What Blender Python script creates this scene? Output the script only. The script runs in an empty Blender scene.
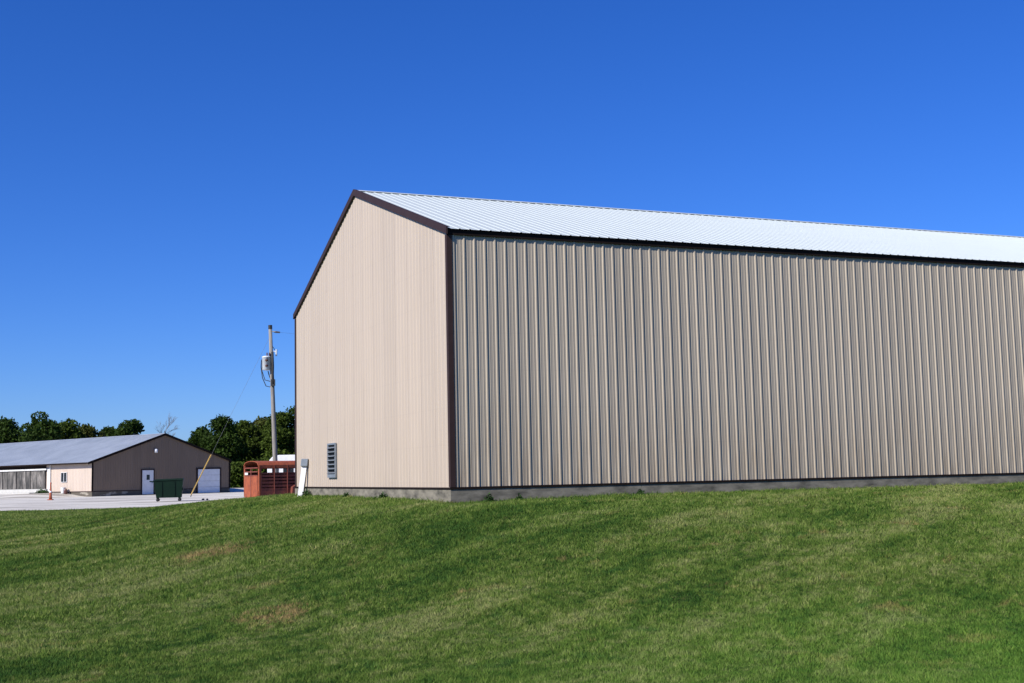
import bpy, bmesh, math, random
import numpy as np
from mathutils import Vector, Matrix, Euler
random.seed(7); rng = np.random.default_rng(11)
PI = math.pi
scene = bpy.context.scene
col = scene.collection

# ------------------------------------------------------------------ camera
CAMZ = 1.1                       # eye above the gravel yard (z = 0)
F = 1233.0
cam = bpy.data.cameras.new('camera'); camo = bpy.data.objects.new('camera', cam); col.objects.link(camo)
cam.sensor_width = 36; cam.lens = 36*F/1024; cam.clip_end = 6000; cam.clip_start = .1
ROT = Euler((math.radians(90+6.12), 0, 0)).to_matrix() @ Euler((0, 0, math.radians(-1.25))).to_matrix()
camo.matrix_world = Matrix.Translation((0, 0, CAMZ)) @ ROT.to_4x4()
scene.camera = camo

def at(px, py, D):
    """survey helper: the point of the place seen at that pixel at distance y = D"""
    r = ROT @ Vector(((px-512)/F, -(py-341.5)/F, -1))
    return Vector((0, 0, CAMZ)) + r*(D/r.y)

# ------------------------------------------------------------------ light
EL, AZ = math.radians(37), math.radians(45.5)
S = Vector((-math.sin(AZ)*math.cos(EL), -math.cos(AZ)*math.cos(EL), math.sin(EL)))
sun = bpy.data.lights.new('sun', 'SUN'); suno = bpy.data.objects.new('sun', sun); col.objects.link(suno)
sun.energy = 5.0; sun.angle = math.radians(.53); sun.color = (1, .955, .885)
suno.rotation_euler = (-S).to_track_quat('-Z', 'Y').to_euler()
w = bpy.data.worlds.new('World'); scene.world = w; w.use_nodes = True
nt = w.node_tree; bg = nt.nodes['Background']
sky = nt.nodes.new('ShaderNodeTexSky'); sky.sky_type = 'NISHITA'; sky.sun_disc = False
sky.sun_elevation = EL; sky.sun_rotation = math.radians(225.5)
sky.altitude = 300; sky.air_density = 1.0; sky.dust_density = .25; sky.ozone_density = 5.0
hs = nt.nodes.new('ShaderNodeHueSaturation'); hs.inputs['Saturation'].default_value = 1.22
mu = nt.nodes.new('ShaderNodeMix'); mu.data_type = 'RGBA'; mu.blend_type = 'MULTIPLY'; mu.inputs[0].default_value = 1; mu.inputs[7].default_value = (.56, .785, 1.38, 1)
nt.links.new(sky.outputs[0], hs.inputs['Color']); nt.links.new(hs.outputs[0], mu.inputs[6]); nt.links.new(mu.outputs[2], bg.inputs[0])
bg.inputs[1].default_value = .08
vs = scene.view_settings; vs.view_transform = 'Standard'; vs.look = 'None'; vs.gamma = 1; vs.exposure = .35

# ------------------------------------------------------------------ materials
def newmat(name):
    m = bpy.data.materials.new(name); m.use_nodes = True
    return m, m.node_tree, m.node_tree.nodes['Principled BSDF']
def ramp(nt, src, stops):
    r = nt.nodes.new('ShaderNodeValToRGB'); e = r.color_ramp.elements
    while len(e) < len(stops): e.new(.5)
    for k, (p, c) in enumerate(stops):
        e[k].position = p; e[k].color = (*c, 1) if len(c) == 3 else c
    nt.links.new(src, r.inputs[0]); return r.outputs[0]
def coords(nt, scale=(1, 1, 1), rot=(0, 0, 0)):
    tc = nt.nodes.new('ShaderNodeTexCoord'); mp = nt.nodes.new('ShaderNodeMapping')
    mp.inputs['Scale'].default_value = scale; mp.inputs['Rotation'].default_value = rot
    nt.links.new(tc.outputs['Object'], mp.inputs[0]); return mp.outputs[0]
def coordsT(nt, size, rot):
    tc = nt.nodes.new('ShaderNodeTexCoord'); mp = nt.nodes.new('ShaderNodeMapping'); mp.vector_type = 'TEXTURE'
    mp.inputs['Scale'].default_value = size; mp.inputs['Rotation'].default_value = (0, 0, math.radians(rot))
    nt.links.new(tc.outputs['Object'], mp.inputs[0]); return mp.outputs[0]
def noise(nt, vec, scale, detail=4, rough=.55, dist=0):
    n = nt.nodes.new('ShaderNodeTexNoise'); n.inputs['Scale'].default_value = scale
    n.inputs['Detail'].default_value = detail; n.inputs['Roughness'].default_value = rough
    n.inputs['Distortion'].default_value = dist
    nt.links.new(vec, n.inputs['Vector']); return n.outputs['Fac']
def mix(nt, fac, a, b, mode='MIX'):
    n = nt.nodes.new('ShaderNodeMix'); n.data_type = 'RGBA'; n.blend_type = mode
    for s, v in ((n.inputs[0], fac), (n.inputs[6], a), (n.inputs[7], b)):
        if isinstance(v, (int, float)): s.default_value = v
        elif isinstance(v, tuple): s.default_value = (*v, 1)
        else: nt.links.new(v, s)
    return n.outputs[2]
def math_(nt, op, a, b=0, clamp=False):
    n = nt.nodes.new('ShaderNodeMath'); n.operation = op; n.use_clamp = clamp
    for s, v in ((n.inputs[0], a), (n.inputs[1], b)):
        if isinstance(v, (int, float)): s.default_value = v
        else: nt.links.new(v, s)
    return n.outputs[0]
def bump(nt, b, h, strength, dist=.01):
    n = nt.nodes.new('ShaderNodeBump'); n.inputs['Strength'].default_value = strength
    n.inputs['Distance'].default_value = dist
    nt.links.new(h, n.inputs['Height']); nt.links.new(n.outputs[0], b.inputs['Normal'])
def worn(name, c, c2=None, rough=.6, metal=0, scale=3, stretch=(1, 1, 1), lo=.35, hi=.7, bmp=.15, spec=.5):
    m, nt, b = newmat(name)
    c2 = c2 or tuple(x*.8 for x in c)
    n = noise(nt, coords(nt, stretch), scale, 6, .6)
    nt.links.new(ramp(nt, n, [(lo, c), (hi, c2)]), b.inputs['Base Color'])
    b.inputs['Roughness'].default_value = rough; b.inputs['Metallic'].default_value = metal
    b.inputs['Specular IOR Level'].default_value = spec
    if bmp: bump(nt, b, n, bmp)
    return m

TAN, TAN2 = (.490, .405, .320), (.468, .385, .302)
def siding_mat(name, along, panel=.9144, dirt=.5, seam=.25, c=TAN, c2=TAN2):
    """painted steel siding; 'along' = 0 or 1, the local axis the wall runs on"""
    m, nt, b = newmat(name)
    st = [1.6, 1.6, .3]; n1 = noise(nt, coords(nt, tuple(st)), 1.0, 5, .6)
    base = ramp(nt, n1, [(.3, c), (.72, c2)])
    sep = nt.nodes.new('ShaderNodeSeparateXYZ'); nt.links.new(coords(nt), sep.inputs[0])
    t = sep.outputs[along]; z = sep.outputs[2]
    # each 3 ft sheet a hair different from its neighbours
    k = math_(nt, 'FLOOR', math_(nt, 'DIVIDE', t, panel))
    wn = nt.nodes.new('ShaderNodeTexWhiteNoise'); wn.noise_dimensions = '1D'; nt.links.new(k, wn.inputs['W'])
    base = mix(nt, 1.0, base, ramp(nt, wn.outputs['Value'], [(0, (.93, .93, .935)), (1, (1, 1, 1))]), 'MULTIPLY')
    # lap line with grime
    fr = math_(nt, 'FRACT', math_(nt, 'DIVIDE', t, panel))
    lap = math_(nt, 'LESS_THAN', fr, .034)
    ln = noise(nt, coords(nt, (3, 3, .8)), 1.3, 3)
    base = mix(nt, math_(nt, 'MULTIPLY', lap, math_(nt, 'MULTIPLY', ramp(nt, ln, [(.35, (.3,)*3), (.65, (1,)*3)]), seam*2), True), base, (.25, .2, .17))
    # screw rows on the girts
    fz = math_(nt, 'FRACT', math_(nt, 'DIVIDE', math_(nt, 'SUBTRACT', z, .34), .762))
    girt = math_(nt, 'LESS_THAN', fz, .018)
    base = mix(nt, math_(nt, 'MULTIPLY', girt, .10), base, (.25, .21, .18))
    # rain-splashed dirt low on the wall
    low = ramp(nt, math_(nt, 'DIVIDE', z, 2.4), [(.10, (1,)*3), (.95, (0,)*3)])
    dn = noise(nt, coords(nt, (5, 5, .5)), 1.6, 5, .65)
    d = math_(nt, 'MULTIPLY', low, ramp(nt, dn, [(.35, (0,)*3), (.75, (1,)*3)]))
    base = mix(nt, math_(nt, 'MULTIPLY', d, dirt, True), base, (.25, .18, .11))
    nt.links.new(base, b.inputs['Base Color'])
    b.inputs['Roughness'].default_value = .5; b.inputs['Specular IOR Level'].default_value = .35
    bn = noise(nt, coords(nt, (2.0, 2.0, .9)), 1.5, 2, .5)
    bump(nt, b, bn, .25, .02)
    return m

M = {}
M['side'] = siding_mat('tan_siding_side', 0, dirt=.75, seam=.1, c=(.455, .388, .298), c2=(.425, .360, .272))  # same tan paint as the gable; offset for its bluer sky light mixed in
M['gable'] = siding_mat('tan_siding_gable', 1, dirt=.2, seam=.4)
M['white_roof'] = worn('white_roof_steel', (.54, .59, .56), (.51, .555, .53), .42, 0, 2, (.4, 3, 3), bmp=.05)
M['grey_roof'] = worn('galvanised_roof', (.46, .50, .54), (.36, .40, .44), .42, .25, 1.2, (.5, .5, .5), bmp=.05)
M['brown'] = worn('brown_trim', (.042, .024, .021), (.034, .019, .017), .6, 0, 4, bmp=.05, spec=.2)
M['darkbrown_shade'] = worn('dark_brown_trim_shade', (.016, .010, .008), (.012, .008, .006), .7, 0, 4, bmp=.05, spec=.1)  # near-black brown for trim; also carries painted shade under the eaves
M['concrete'] = worn('concrete', (.24, .215, .165), (.06, .055, .042), .9, 0, 2.2, (1, 1, 2.5), .36, .72, .5)
M['lconcrete'] = worn('pale_concrete', (.5, .49, .46), (.42, .41, .38), .9, 0, 3, bmp=.3)
M['galv'] = worn('galvanised', (.30, .33, .36), (.22, .25, .28), .45, .4, 8)
M['black'] = worn('black_void', (.012, .012, .014), (.009, .009, .01), .8, bmp=0)
M['white'] = worn('white_paint', (.78, .78, .78), (.68, .68, .67), .45, 0, 3, bmp=.05)
M['dirtywhite'] = worn('dirty_white_paint', (.74, .74, .72), (.5, .49, .46), .6, 0, 7, (1, 1, .3), bmp=.1)
M['glass'] = worn('dark_glass', (.02, .025, .03), (.015, .02, .025), .08, bmp=0)
M['green'] = worn('green_dumpster_paint', (.003, .020, .010), (.002, .014, .008), .6, 0, 5, bmp=.15, spec=.2)
M['rust'] = worn('rusty_red_paint', (.20, .045, .028), (.11, .030, .020), .75, 0, 6, (1, 1, .6), .35, .68, .3)
M['rustdark'] = worn('dark_rust', (.085, .022, .016), (.05, .015, .012), .85, 0, 6, (1, 1, .6), .35, .68, .3)
M['rustorange'] = worn('faded_orange_rust', (.34, .080, .027), (.18, .042, .018), .75, 0, 7, (1, 1, .5), .35, .7, .3)
M['wood'] = worn('weathered_pole_wood', (.28, .26, .23), (.16, .145, .13), .9, 0, 5, (4, 4, .3), .35, .68, .5)
M['yellow'] = worn('yellow_guard', (.5, .32, .07), (.42, .27, .07), .5, 0, 4, bmp=0)
M['orange'] = worn('orange_plastic', (.42, .10, .04), (.34, .08, .03), .5, 0, 6, bmp=0)
M['rubber'] = worn('rubber', (.03, .03, .03), (.02, .02, .02), .8, 0, 6)
M['wire'] = worn('cable', (.05, .05, .055), (.04, .04, .04), .6, bmp=0)
M['steelwire'] = worn('steel_strand', (.22, .23, .24), (.18, .19, .2), .6, .3, bmp=0)
M['tank'] = worn('pale_grey_tank_paint', (.62, .66, .68), (.52, .55, .57), .4, 0, 3, bmp=.05)
M['bark'] = worn('bark', (.10, .08, .06), (.06, .05, .04), .95, 0, 6, (2, 2, .4), bmp=.6)
M['stone'] = worn('dark_stone', (.13, .12, .11), (.07, .065, .06), .9, 0, 8, bmp=.5)
M['ceramic'] = worn('brown_ceramic', (.12, .05, .03), (.1, .04, .03), .3, bmp=0)
# mildewed barn curtain
m, nt, b = newmat('mildewed_curtain')
n1 = noise(nt, coords(nt, (2.2, 2.2, .55)), 1.0, 6, .7, .3); n2 = noise(nt, coords(nt, (9, 9, .5)), 1.0, 3, .6)
nn = math_(nt, 'ADD', math_(nt, 'MULTIPLY', n1, .7), math_(nt, 'MULTIPLY', n2, .3))
nt.links.new(ramp(nt, nn, [(.42, (.03, .03, .028)), (.53, (.12, .11, .10)), (.66, (.34, .31, .28))]), b.inputs['Base Color'])
b.inputs['Roughness'].default_value = .85; M['curtain'] = m
# gravel
m, nt, b = newmat('limestone_gravel')
v = coords(nt)
n1 = noise(nt, v, 40, 3, .7); n2 = noise(nt, coords(nt, (.12, .5, 1), (0, 0, .12)), 1.0, 5, .6)
base = ramp(nt, n1, [(.3, (.46, .435, .38)), (.7, (.74, .70, .62))])
base = mix(nt, ramp(nt, n2, [(.48, (0,)*3), (.60, (.8,)*3)]), base, (.25, .22, .18))
n3 = noise(nt, coords(nt, (.5, .9, 1)), 1.0, 6, .7)
base = mix(nt, ramp(nt, n3, [(.56, (0,)*3), (.72, (.5,)*3)]), base, (.16, .15, .11))
nt.links.new(base, b.inputs['Base Color']); b.inputs['Roughness'].default_value = .95; bump(nt, b, n1, .6, .02); M['gravel'] = m

# lawn colour shared by soil sheet and blades
def lawn_colour(nt, bright=1.0, vcol=True):
    v = coords(nt)
    big = noise(nt, v, .14, 3, .5)
    mid = noise(nt, coordsT(nt, (1.7, .5, 1), 58), 1.0, 6, .7, .5)
    mow = noise(nt, coordsT(nt, (11, 1.25, 1), 63), 1.0, 3, .5, .35)
    fine = noise(nt, v, 6.5, 4, .7)
    g1, g2, g3 = (.026, .064, .010), (.080, .126, .021), (.170, .185, .068)
    f = math_(nt, 'ADD', math_(nt, 'MULTIPLY', mid, .42), math_(nt, 'ADD', math_(nt, 'MULTIPLY', big, .26), math_(nt, 'MULTIPLY', mow, .32)))
    f = math_(nt, 'ADD', f, math_(nt, 'MULTIPLY', math_(nt, 'SUBTRACT', fine, .5), .55))
    base = ramp(nt, f, [(.40, g1), (.50, g2), (.61, g3)])
    pat = noise(nt, coordsT(nt, (1.7, .8, 1), 50), 1.0, 6, .72, .9)
    base = mix(nt, ramp(nt, pat, [(.60, (0,)*3), (.73, (.8,)*3)]), base, (.235, .150, .072))
    def spot(cx, cy, sx, sy):
        sp = nt.nodes.new('ShaderNodeMapping'); sp.vector_type = 'TEXTURE'; sp.inputs['Location'].default_value = (cx, cy, 0); sp.inputs['Scale'].default_value = (sx, sy, 1000)
        nt.links.new(v, sp.inputs[0]); ln_ = nt.nodes.new('ShaderNodeVectorMath'); ln_.operation = 'LENGTH'; nt.links.new(sp.outputs[0], ln_.inputs[0])
        return math_(nt, 'SUBTRACT', 1.0, ln_.outputs['Value'], True)
    rag = ramp(nt, noise(nt, coordsT(nt, (.9, .5, 1), 40), 2.4, 6, .8), [(.42, (0,)*3), (.60, (1,)*3)])
    for cx, cy, sx, sy in ((-5.0, 20.5, .95, 1.6), (-2.75, 14.2, .65, 1.1)):
        base = mix(nt, ramp(nt, math_(nt, 'MULTIPLY', spot(cx, cy, sx, sy), rag), [(.14, (0,)*3), (.42, (.8,)*3)]), base, (.23, .16, .075))
    base = mix(nt, ramp(nt, spot(7, 9, 9, 6), [(0, (0,)*3), (.7, (.45,)*3)]), base, (.080, .180, .024))
    # bluish clover and darker weeds in spots
    clo = noise(nt, v, 1.7, 4, .6)
    base = mix(nt, ramp(nt, clo, [(.62, (0,)*3), (.68, (.5,)*3)]), base, (.032, .085, .018))
    if vcol:
        a = nt.nodes.new('ShaderNodeAttribute'); a.attribute_name = 'tint'
        base = mix(nt, 1.0, base, ramp(nt, a.outputs['Fac'], [(0, (.62*bright, .66*bright, .6*bright)), (.8, (1.12*bright, 1.08*bright, 1.05*bright)), (1, (1.9*bright, 1.55*bright, 1.7*bright))]), 'MULTIPLY')
    return base
m, nt, b = newmat('lawn_soil'); base = lawn_colour(nt, 1, False)
v = coords(nt); n = noise(nt, v, 28, 4, .7)
base = mix(nt, 1.0, base, ramp(nt, n, [(.3, (.62, .62, .58)), (.7, (1.1, 1.1, 1.05))]), 'MULTIPLY')
nt.links.new(base, b.inputs['Base Color']); b.inputs['Roughness'].default_value = 1; b.inputs['Specular IOR Level'].default_value = .1
bump(nt, b, n, 1.0, .05); M['lawn'] = m
def leafy(name, colourfn, trans=.3):
    m, nt, b = newmat(name); c = colourfn(nt)
    nt.links.new(c, b.inputs['Base Color']); b.inputs['Roughness'].default_value = .7; b.inputs['Specular IOR Level'].default_value = .12
    tr = nt.nodes.new('ShaderNodeBsdfTranslucent'); nt.links.new(c, tr.inputs[0])
    mx = nt.nodes.new('ShaderNodeMixShader'); mx.inputs[0].default_value = trans
    nt.links.new(b.outputs[0], mx.inputs[1]); nt.links.new(tr.outputs[0], mx.inputs[2])
    nt.links.new(mx.outputs[0], nt.nodes['Material Output'].inputs[0]); return m
M['blade'] = leafy('grass_blades', lambda nt: lawn_colour(nt, 1.68), .35)
def leafcol(c):
    def f(nt):
        a = nt.nodes.new('ShaderNodeAttribute'); a.attribute_name = 'tint'
        return ramp(nt, a.outputs['Fac'], [(0, tuple(x*.6 for x in c)), (.5, c), (1, tuple(x*1.5 for x in c))])
    return f
M['leafA'] = leafy('leaves_dark', leafcol((.034, .062, .009)))
M['leafB'] = leafy('leaves_mid', leafcol((.058, .088, .012)))
M['leafC'] = leafy('leaves_olive', leafcol((.072, .084, .016)))
M['weed'] = leafy('weed_leaves', leafcol((.035, .075, .02)))

# ------------------------------------------------------------------ object helpers
def link(name, bm, mat, parent=None, smooth=False, loc=None):
    me = bpy.data.meshes.new(name)
    bmesh.ops.recalc_face_normals(bm, faces=bm.faces[:]) if not getattr(bm, 'keep', False) else None
    bm.to_mesh(me); bm.free()
    o = bpy.data.objects.new(name, me); col.objects.link(o)
    me.materials.append(M[mat] if isinstance(mat, str) else mat)
    if smooth:
        for p in me.polygons: p.use_smooth = True
    if parent: o.parent = parent
    if loc: o.location = loc
    return o
def tag(o, label, cat, group=None):
    o['label'] = label; o['category'] = cat
    if group: o['group'] = group
    return o
def thing(name, label, cat, loc=(0, 0, 0), rz=0, group=None):
    o = bpy.data.objects.new(name, None); col.objects.link(o); o.location = loc; o.rotation_euler = (0, 0, rz)
    o.empty_display_size = .3
    return tag(o, label, cat, group)
def structure(o): o['kind'] = 'structure'; return o
def box(bm, x0, x1, y0, y1, z0, z1):
    v = [bm.verts.new(p) for p in ((x0,y0,z0),(x1,y0,z0),(x1,y1,z0),(x0,y1,z0),(x0,y0,z1),(x1,y0,z1),(x1,y1,z1),(x0,y1,z1))]
    for f in ((0,3,2,1),(4,5,6,7),(0,1,5,4),(1,2,6,5),(2,3,7,6),(3,0,4,7)): bm.faces.new([v[i] for i in f])
    return v
def B(*boxes):
    bm = bmesh.new()
    for b in boxes: box(bm, *b)
    return bm
def bevel(bm, w=.01, seg=1):
    bmesh.ops.bevel(bm, geom=bm.edges[:], offset=w, segments=seg, affect='EDGES'); return bm
def obox(bm, O, X, Y, Z):
    """box from a corner and three edge vectors"""
    O, X, Y, Z = map(Vector, (O, X, Y, Z))
    v = [bm.verts.new(O+a*X+b*Y+c*Z) for c in (0, 1) for a, b in ((0, 0), (1, 0), (1, 1), (0, 1))]
    for f in ((0,3,2,1),(4,5,6,7),(0,1,5,4),(1,2,6,5),(2,3,7,6),(3,0,4,7)): bm.faces.new([v[i] for i in f])
def prism(bm, pts, ext):
    ext = Vector(ext); a = [bm.verts.new(p) for p in pts]; b = [bm.verts.new(Vector(p)+ext) for p in pts]
    bm.faces.new(a); bm.faces.new(b[::-1])
    for i in range(len(a)):
        j = (i+1) % len(a); bm.faces.new((a[i], a[j], b[j], b[i]))
def tube(bm, pts, r, n=8, caps=True):
    pts = [Vector(p) for p in pts]; R = r if isinstance(r, (list, tuple)) else [r]*len(pts)
    rings = []
    for i, p in enumerate(pts):
        d = (pts[min(i+1, len(pts)-1)]-pts[max(i-1, 0)]).normalized()
        a = d.orthogonal().normalized() if i == 0 else (prev - d*prev.dot(d)).normalized()
        prev = a; c = d.cross(a)
        rings.append([bm.verts.new(p+(a*math.cos(2*PI*k/n)+c*math.sin(2*PI*k/n))*R[i]) for k in range(n)])
    for q in range(len(rings)-1):
        for k in range(n):
            bm.faces.new((rings[q][k], rings[q][(k+1) % n], rings[q+1][(k+1) % n], rings[q+1][k]))
    if caps: bm.faces.new(rings[0][::-1]); bm.faces.new(rings[-1])
def T(*tubes):
    bm = bmesh.new()
    for pts, r in tubes: tube(bm, pts, r)
    return bm
def lathe(bm, prof, n=16, c=(0, 0, 0)):
    c = Vector(c); rings = [[bm.verts.new(c+Vector((r*math.cos(2*PI*k/n), r*math.sin(2*PI*k/n), z))) for k in range(n)] for r, z in prof]
    for q in range(len(rings)-1):
        for k in range(n): bm.faces.new((rings[q][k], rings[q][(k+1) % n], rings[q+1][(k+1) % n], rings[q+1][k]))
    bm.faces.new(rings[0][::-1]); bm.faces.new(rings[-1])
def profile(L, pitch=.2286, h=.019, minor=.004, start=.06):
    pts = [(0, 0)]
    t = start
    while t < L-.04:
        for dt, hh in ((-.027, 0), (-.013, h), (.013, h), (.027, 0)):
            if 0 < t+dt < L: pts.append((t+dt, hh))
        if minor:
            for k in (1, 2):
                c = t+pitch*k/3
                for dt, hh in ((-.014, 0), (-.006, minor), (.006, minor), (.014, 0)):
                    if c+dt < L-.001: pts.append((c+dt, hh))
        t += pitch
    pts.append((L, 0)); return sorted(set(pts))
def ribbed(O, Tv, U, N, L, u0, u1, extra=(), **kw):
    """ribbed steel sheet: runs along Tv, ribs rise along U, stand out along N"""
    bm = bmesh.new(); O, Tv, U, N = map(Vector, (O, Tv, U, N))
    P = profile(L, **kw)
    for e in extra: P.append((e, 0))
    P = sorted(P)
    prev = None
    for t, h in P:
        a = bm.verts.new(O+Tv*t+N*h+U*u0(t)); b = bm.verts.new(O+Tv*t+N*h+U*u1(t))
        if prev: bm.faces.new((prev[0], a, b, prev[1]))
        prev = (a, b)
    bm.normal_update()
    if sum((f.normal.dot(N) for f in bm.faces)) < 0: bmesh.ops.reverse_faces(bm, faces=bm.faces[:])
    bm.keep = True if False else None
    return bm

# ------------------------------------------------------------------ terrain
BANG = math.radians(22.7); BX, BY = -1.275, 24.9
BL, BW = 36.6, 13.97
ca, sa = math.cos(BANG), math.sin(BANG)
def smooth(t): t = np.clip(t, 0, 1); return t*t*(3-2*t)
PADZ = .60
def ground(x, y):
    x = np.asarray(x, float); y = np.asarray(y, float)
    base = -.55 + .53*smooth((y-6)/44)
    u = (x-BX)*ca+(y-BY)*sa; v = -(x-BX)*sa+(y-BY)*ca
    du = np.maximum(np.maximum(-u*2.1, 0), u-BL); dv = np.maximum(np.maximum(-v, 0), v-BW)
    d = np.hypot(du, dv)
    k = 1-smooth((d+1.0)/18.5); k0 = 1-smooth(np.array(1.0/18.5)); k = np.clip(k/k0, 0, 1)
    n = .035*np.sin(x*.31+.7)*np.sin(y*.27+x*.11)+.02*np.sin(x*.83+y*.6)+.012*np.sin(x*1.7-y*1.3)
    n = n*(1-smooth((y-42)/8))*np.clip(d/3, 0, 1)
    return base+(PADZ-.02-base)*k+n-.05*np.exp(-(u*u+v*v)/5.0)
def grow(a, b, step, far, g=1.16):
    xs = list(np.arange(a, b+.001, step)); s = step
    while xs[-1] < far: s *= g; xs.append(xs[-1]+s)
    s = step; L = []
    x = a
    while x > -far: s *= g; x -= s; L.append(x)
    return np.array(L[::-1]+xs)
def sheet(name, xs, ys, zf, mat):
    X, Y = np.meshgrid(xs, ys); Z = zf(X, Y); n, m_ = X.shape
    co = np.stack([X, Y, Z], -1).reshape(-1, 3)
    i = np.arange(n*m_).reshape(n, m_)
    f = np.stack([i[:-1, :-1], i[:-1, 1:], i[1:, 1:], i[1:, :-1]], -1).reshape(-1, 4)
    me = bpy.data.meshes.new(name); me.from_pydata(co.tolist(), [], f.tolist()); me.materials.append(M[mat])
    for p in me.polygons: p.use_smooth = True
    o = bpy.data.objects.new(name, me); col.objects.link(o); return o
structure(sheet('ground', grow(-60, 60, .6, 2500), grow(-4, 62, .6, 2500), ground, 'lawn'))

A0 = at(92, 495.5, 100); A0.z = 0
LANG = math.radians(90-40.1)
def yard_z(x, y):
    lx = (x-A0.x)*math.cos(LANG)+(y-A0.y)*math.sin(LANG); ly = -(x-A0.x)*math.sin(LANG)+(y-A0.y)*math.cos(LANG)
    return float(.34*smooth((ly-.6)/4)*(1-smooth((-lx-1.2)/6)))
# gravel yard: a sheet with a wandering edge, 2 cm above the soil
def edge_near(x): return 53.3 + .55*math.sin(x*.35)+.3*math.sin(x*1.1+1)+.15*math.sin(x*2.9) + 15.0*float(smooth((x+16)/3))
bm = bmesh.new(); prev = None
for x in np.arange(-110, -11.4, .5):
    y0 = edge_near(x); y1 = 116+1.2*math.sin(x*.2)
    cur = [bm.verts.new((x, y0+(y1-y0)*k/60, yard_z(x, y0+(y1-y0)*k/60))) for k in range(61)]
    if prev:
        for k in range(60): bm.faces.new((prev[k], cur[k], cur[k+1], prev[k+1]))
    prev = cur
structure(link('gravel_yard', bm, 'gravel'))

# ------------------------------------------------------------------ main barn
barn = thing('pole_barn', 'large tan ribbed metal barn with white roof and dark brown trim on the grassy rise', 'barn', (BX, BY, PADZ), BANG)
Z0, ZE = .245, 5.49
X3, Y3, Z3 = Vector((1, 0, 0)), Vector((0, 1, 0)), Vector((0, 0, 1))
def gz(t): return ZE + (BW/2-abs(t-BW/2))/3.0
def sheet_obj(name, bm, mat, par, label=None):
    me = bpy.data.meshes.new(name); bm.to_mesh(me); bm.free(); me.materials.append(M[mat])
    o = bpy.data.objects.new(name, me); col.objects.link(o); o.parent = par
    if label: o['label'] = label
    return o
def rib(*a, **k):
    O, Tv, U, N, L, u0, u1 = a[:7]; bm = bmesh.new(); O, Tv, U, N = map(Vector, (O, Tv, U, N))
    ex = k.pop('extra', ()); P = sorted(profile(L, **k)+[(e, 0) for e in ex]); prev = None
    for t, h in P:
        p = (bm.verts.new(O+Tv*t+N*h+U*u0(t)), bm.verts.new(O+Tv*t+N*h+U*u1(t)))
        if prev: bm.faces.new((prev[0], p[0], p[1], prev[1]))
        prev = p
    bm.normal_update()
    if sum(f.normal.dot(N)*f.calc_area() for f in bm.faces) < 0: bmesh.ops.reverse_faces(bm, faces=bm.faces[:])
    return bm
sheet_obj('side_wall', rib((0, 0, 0), X3, Z3, -Y3, BL, lambda t: Z0, lambda t: ZE, start=.125), 'side', barn)
sheet_obj('side_wall', rib((0, BW, 0), X3, Z3, Y3, BL, lambda t: Z0, lambda t: ZE), 'side', barn)
sheet_obj('gable_wall', rib((0, 0, 0), Y3, Z3, -X3, BW, lambda t: Z0, gz, extra=(BW/2,), h=.010, minor=0), 'gable', barn)
sheet_obj('gable_wall', rib((BL, 0, 0), Y3, Z3, X3, BW, lambda t: Z0, gz, extra=(BW/2,)), 'gable', barn)
# footing
link('foundation', B((-.03, BL+.03, -.03, BW+.03, -.9, Z0-.035)), 'concrete', barn)
link('base_trim', B((-.045, BL+.045, -.045, -.002, Z0-.033, Z0+.012), (-.045, BL+.045, BW+.002, BW+.045, Z0-.033, Z0+.012),
     (-.045, -.002, 0, BW, Z0-.033, Z0+.008), (BL+.002, BL+.045, 0, BW, Z0-.033, Z0+.008)), 'darkbrown_shade', barn)
# roof
sl = math.atan(1/3); cs, sn = math.cos(sl), math.sin(sl)
OE = .085                                  # eave overhang
ZT = ZE+.055
RX0, RX1 = -.05, BL+.05
for side in (0, 1):
    if side == 0: O = Vector((RX0, -OE, ZT-OE/3)); U = Vector((0, cs, sn)); N = Vector((0, -sn, cs))
    else: O = Vector((RX0, BW+OE, ZT-OE/3)); U = Vector((0, -cs, sn)); N = Vector((0, sn, cs))
    Lr = (BW/2+OE)/cs
    sheet_obj('roof_panel', rib(O, X3, U, N, RX1-RX0, lambda t: 0, lambda t: Lr, h=.011, minor=0), 'white_roof', barn)
ridz = ZT+BW/6
bm = bmesh.new(); prism(bm, [(RX0, BW/2-.16, ridz-.16/3+.027), (RX0, BW/2, ridz+.030), (RX0, BW/2+.16, ridz-.16/3+.027), (RX0, BW/2+.16, ridz-.16/3+.022), (RX0, BW/2, ridz+.024), (RX0, BW/2-.16, ridz-.16/3+.022)], (RX1-RX0, 0, 0))
link('ridge_cap', bm, 'white_roof', barn)
# eave fascia, under the overhang
for y0, y1 in ((-.045, -.002), (BW+.002, BW+.045)):
    link('eave_trim', B((-.03, BL+.03, y0, y1, ZE-.09, ZE+.03)), 'darkbrown_shade', barn)  # brown fascia deepened to near black; overhang shade put into its colour
# rake trims
for xg, sg in ((0, -1), (BL, 1)):
    for side in (0, 1):
        bm = bmesh.new()
        yA = -OE-.01 if side == 0 else BW+OE+.01; s2 = 1 if side == 0 else -1
        a = Vector((xg+sg*.027, yA, ZE+.090-OE/3)); L = BW/2-(yA if side == 0 else BW-yA)
        up = Vector((0, s2*L, L/3))
        prism(bm, [a, a+up, a+up+Vector((0, 0, -.165)), a+Vector((0, 0, -.15))], (sg*.035, 0, 0))
        # cap flange lying over the sheet edge
        c = a+Vector((-sg*.045, 0, -.008)); prism(bm, [c, c+up, c+up+Vector((0, 0, .01)), c+Vector((0, 0, .01))], (sg*.078, 0, 0))
        link('rake_trim', bm, 'brown', barn)
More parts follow.
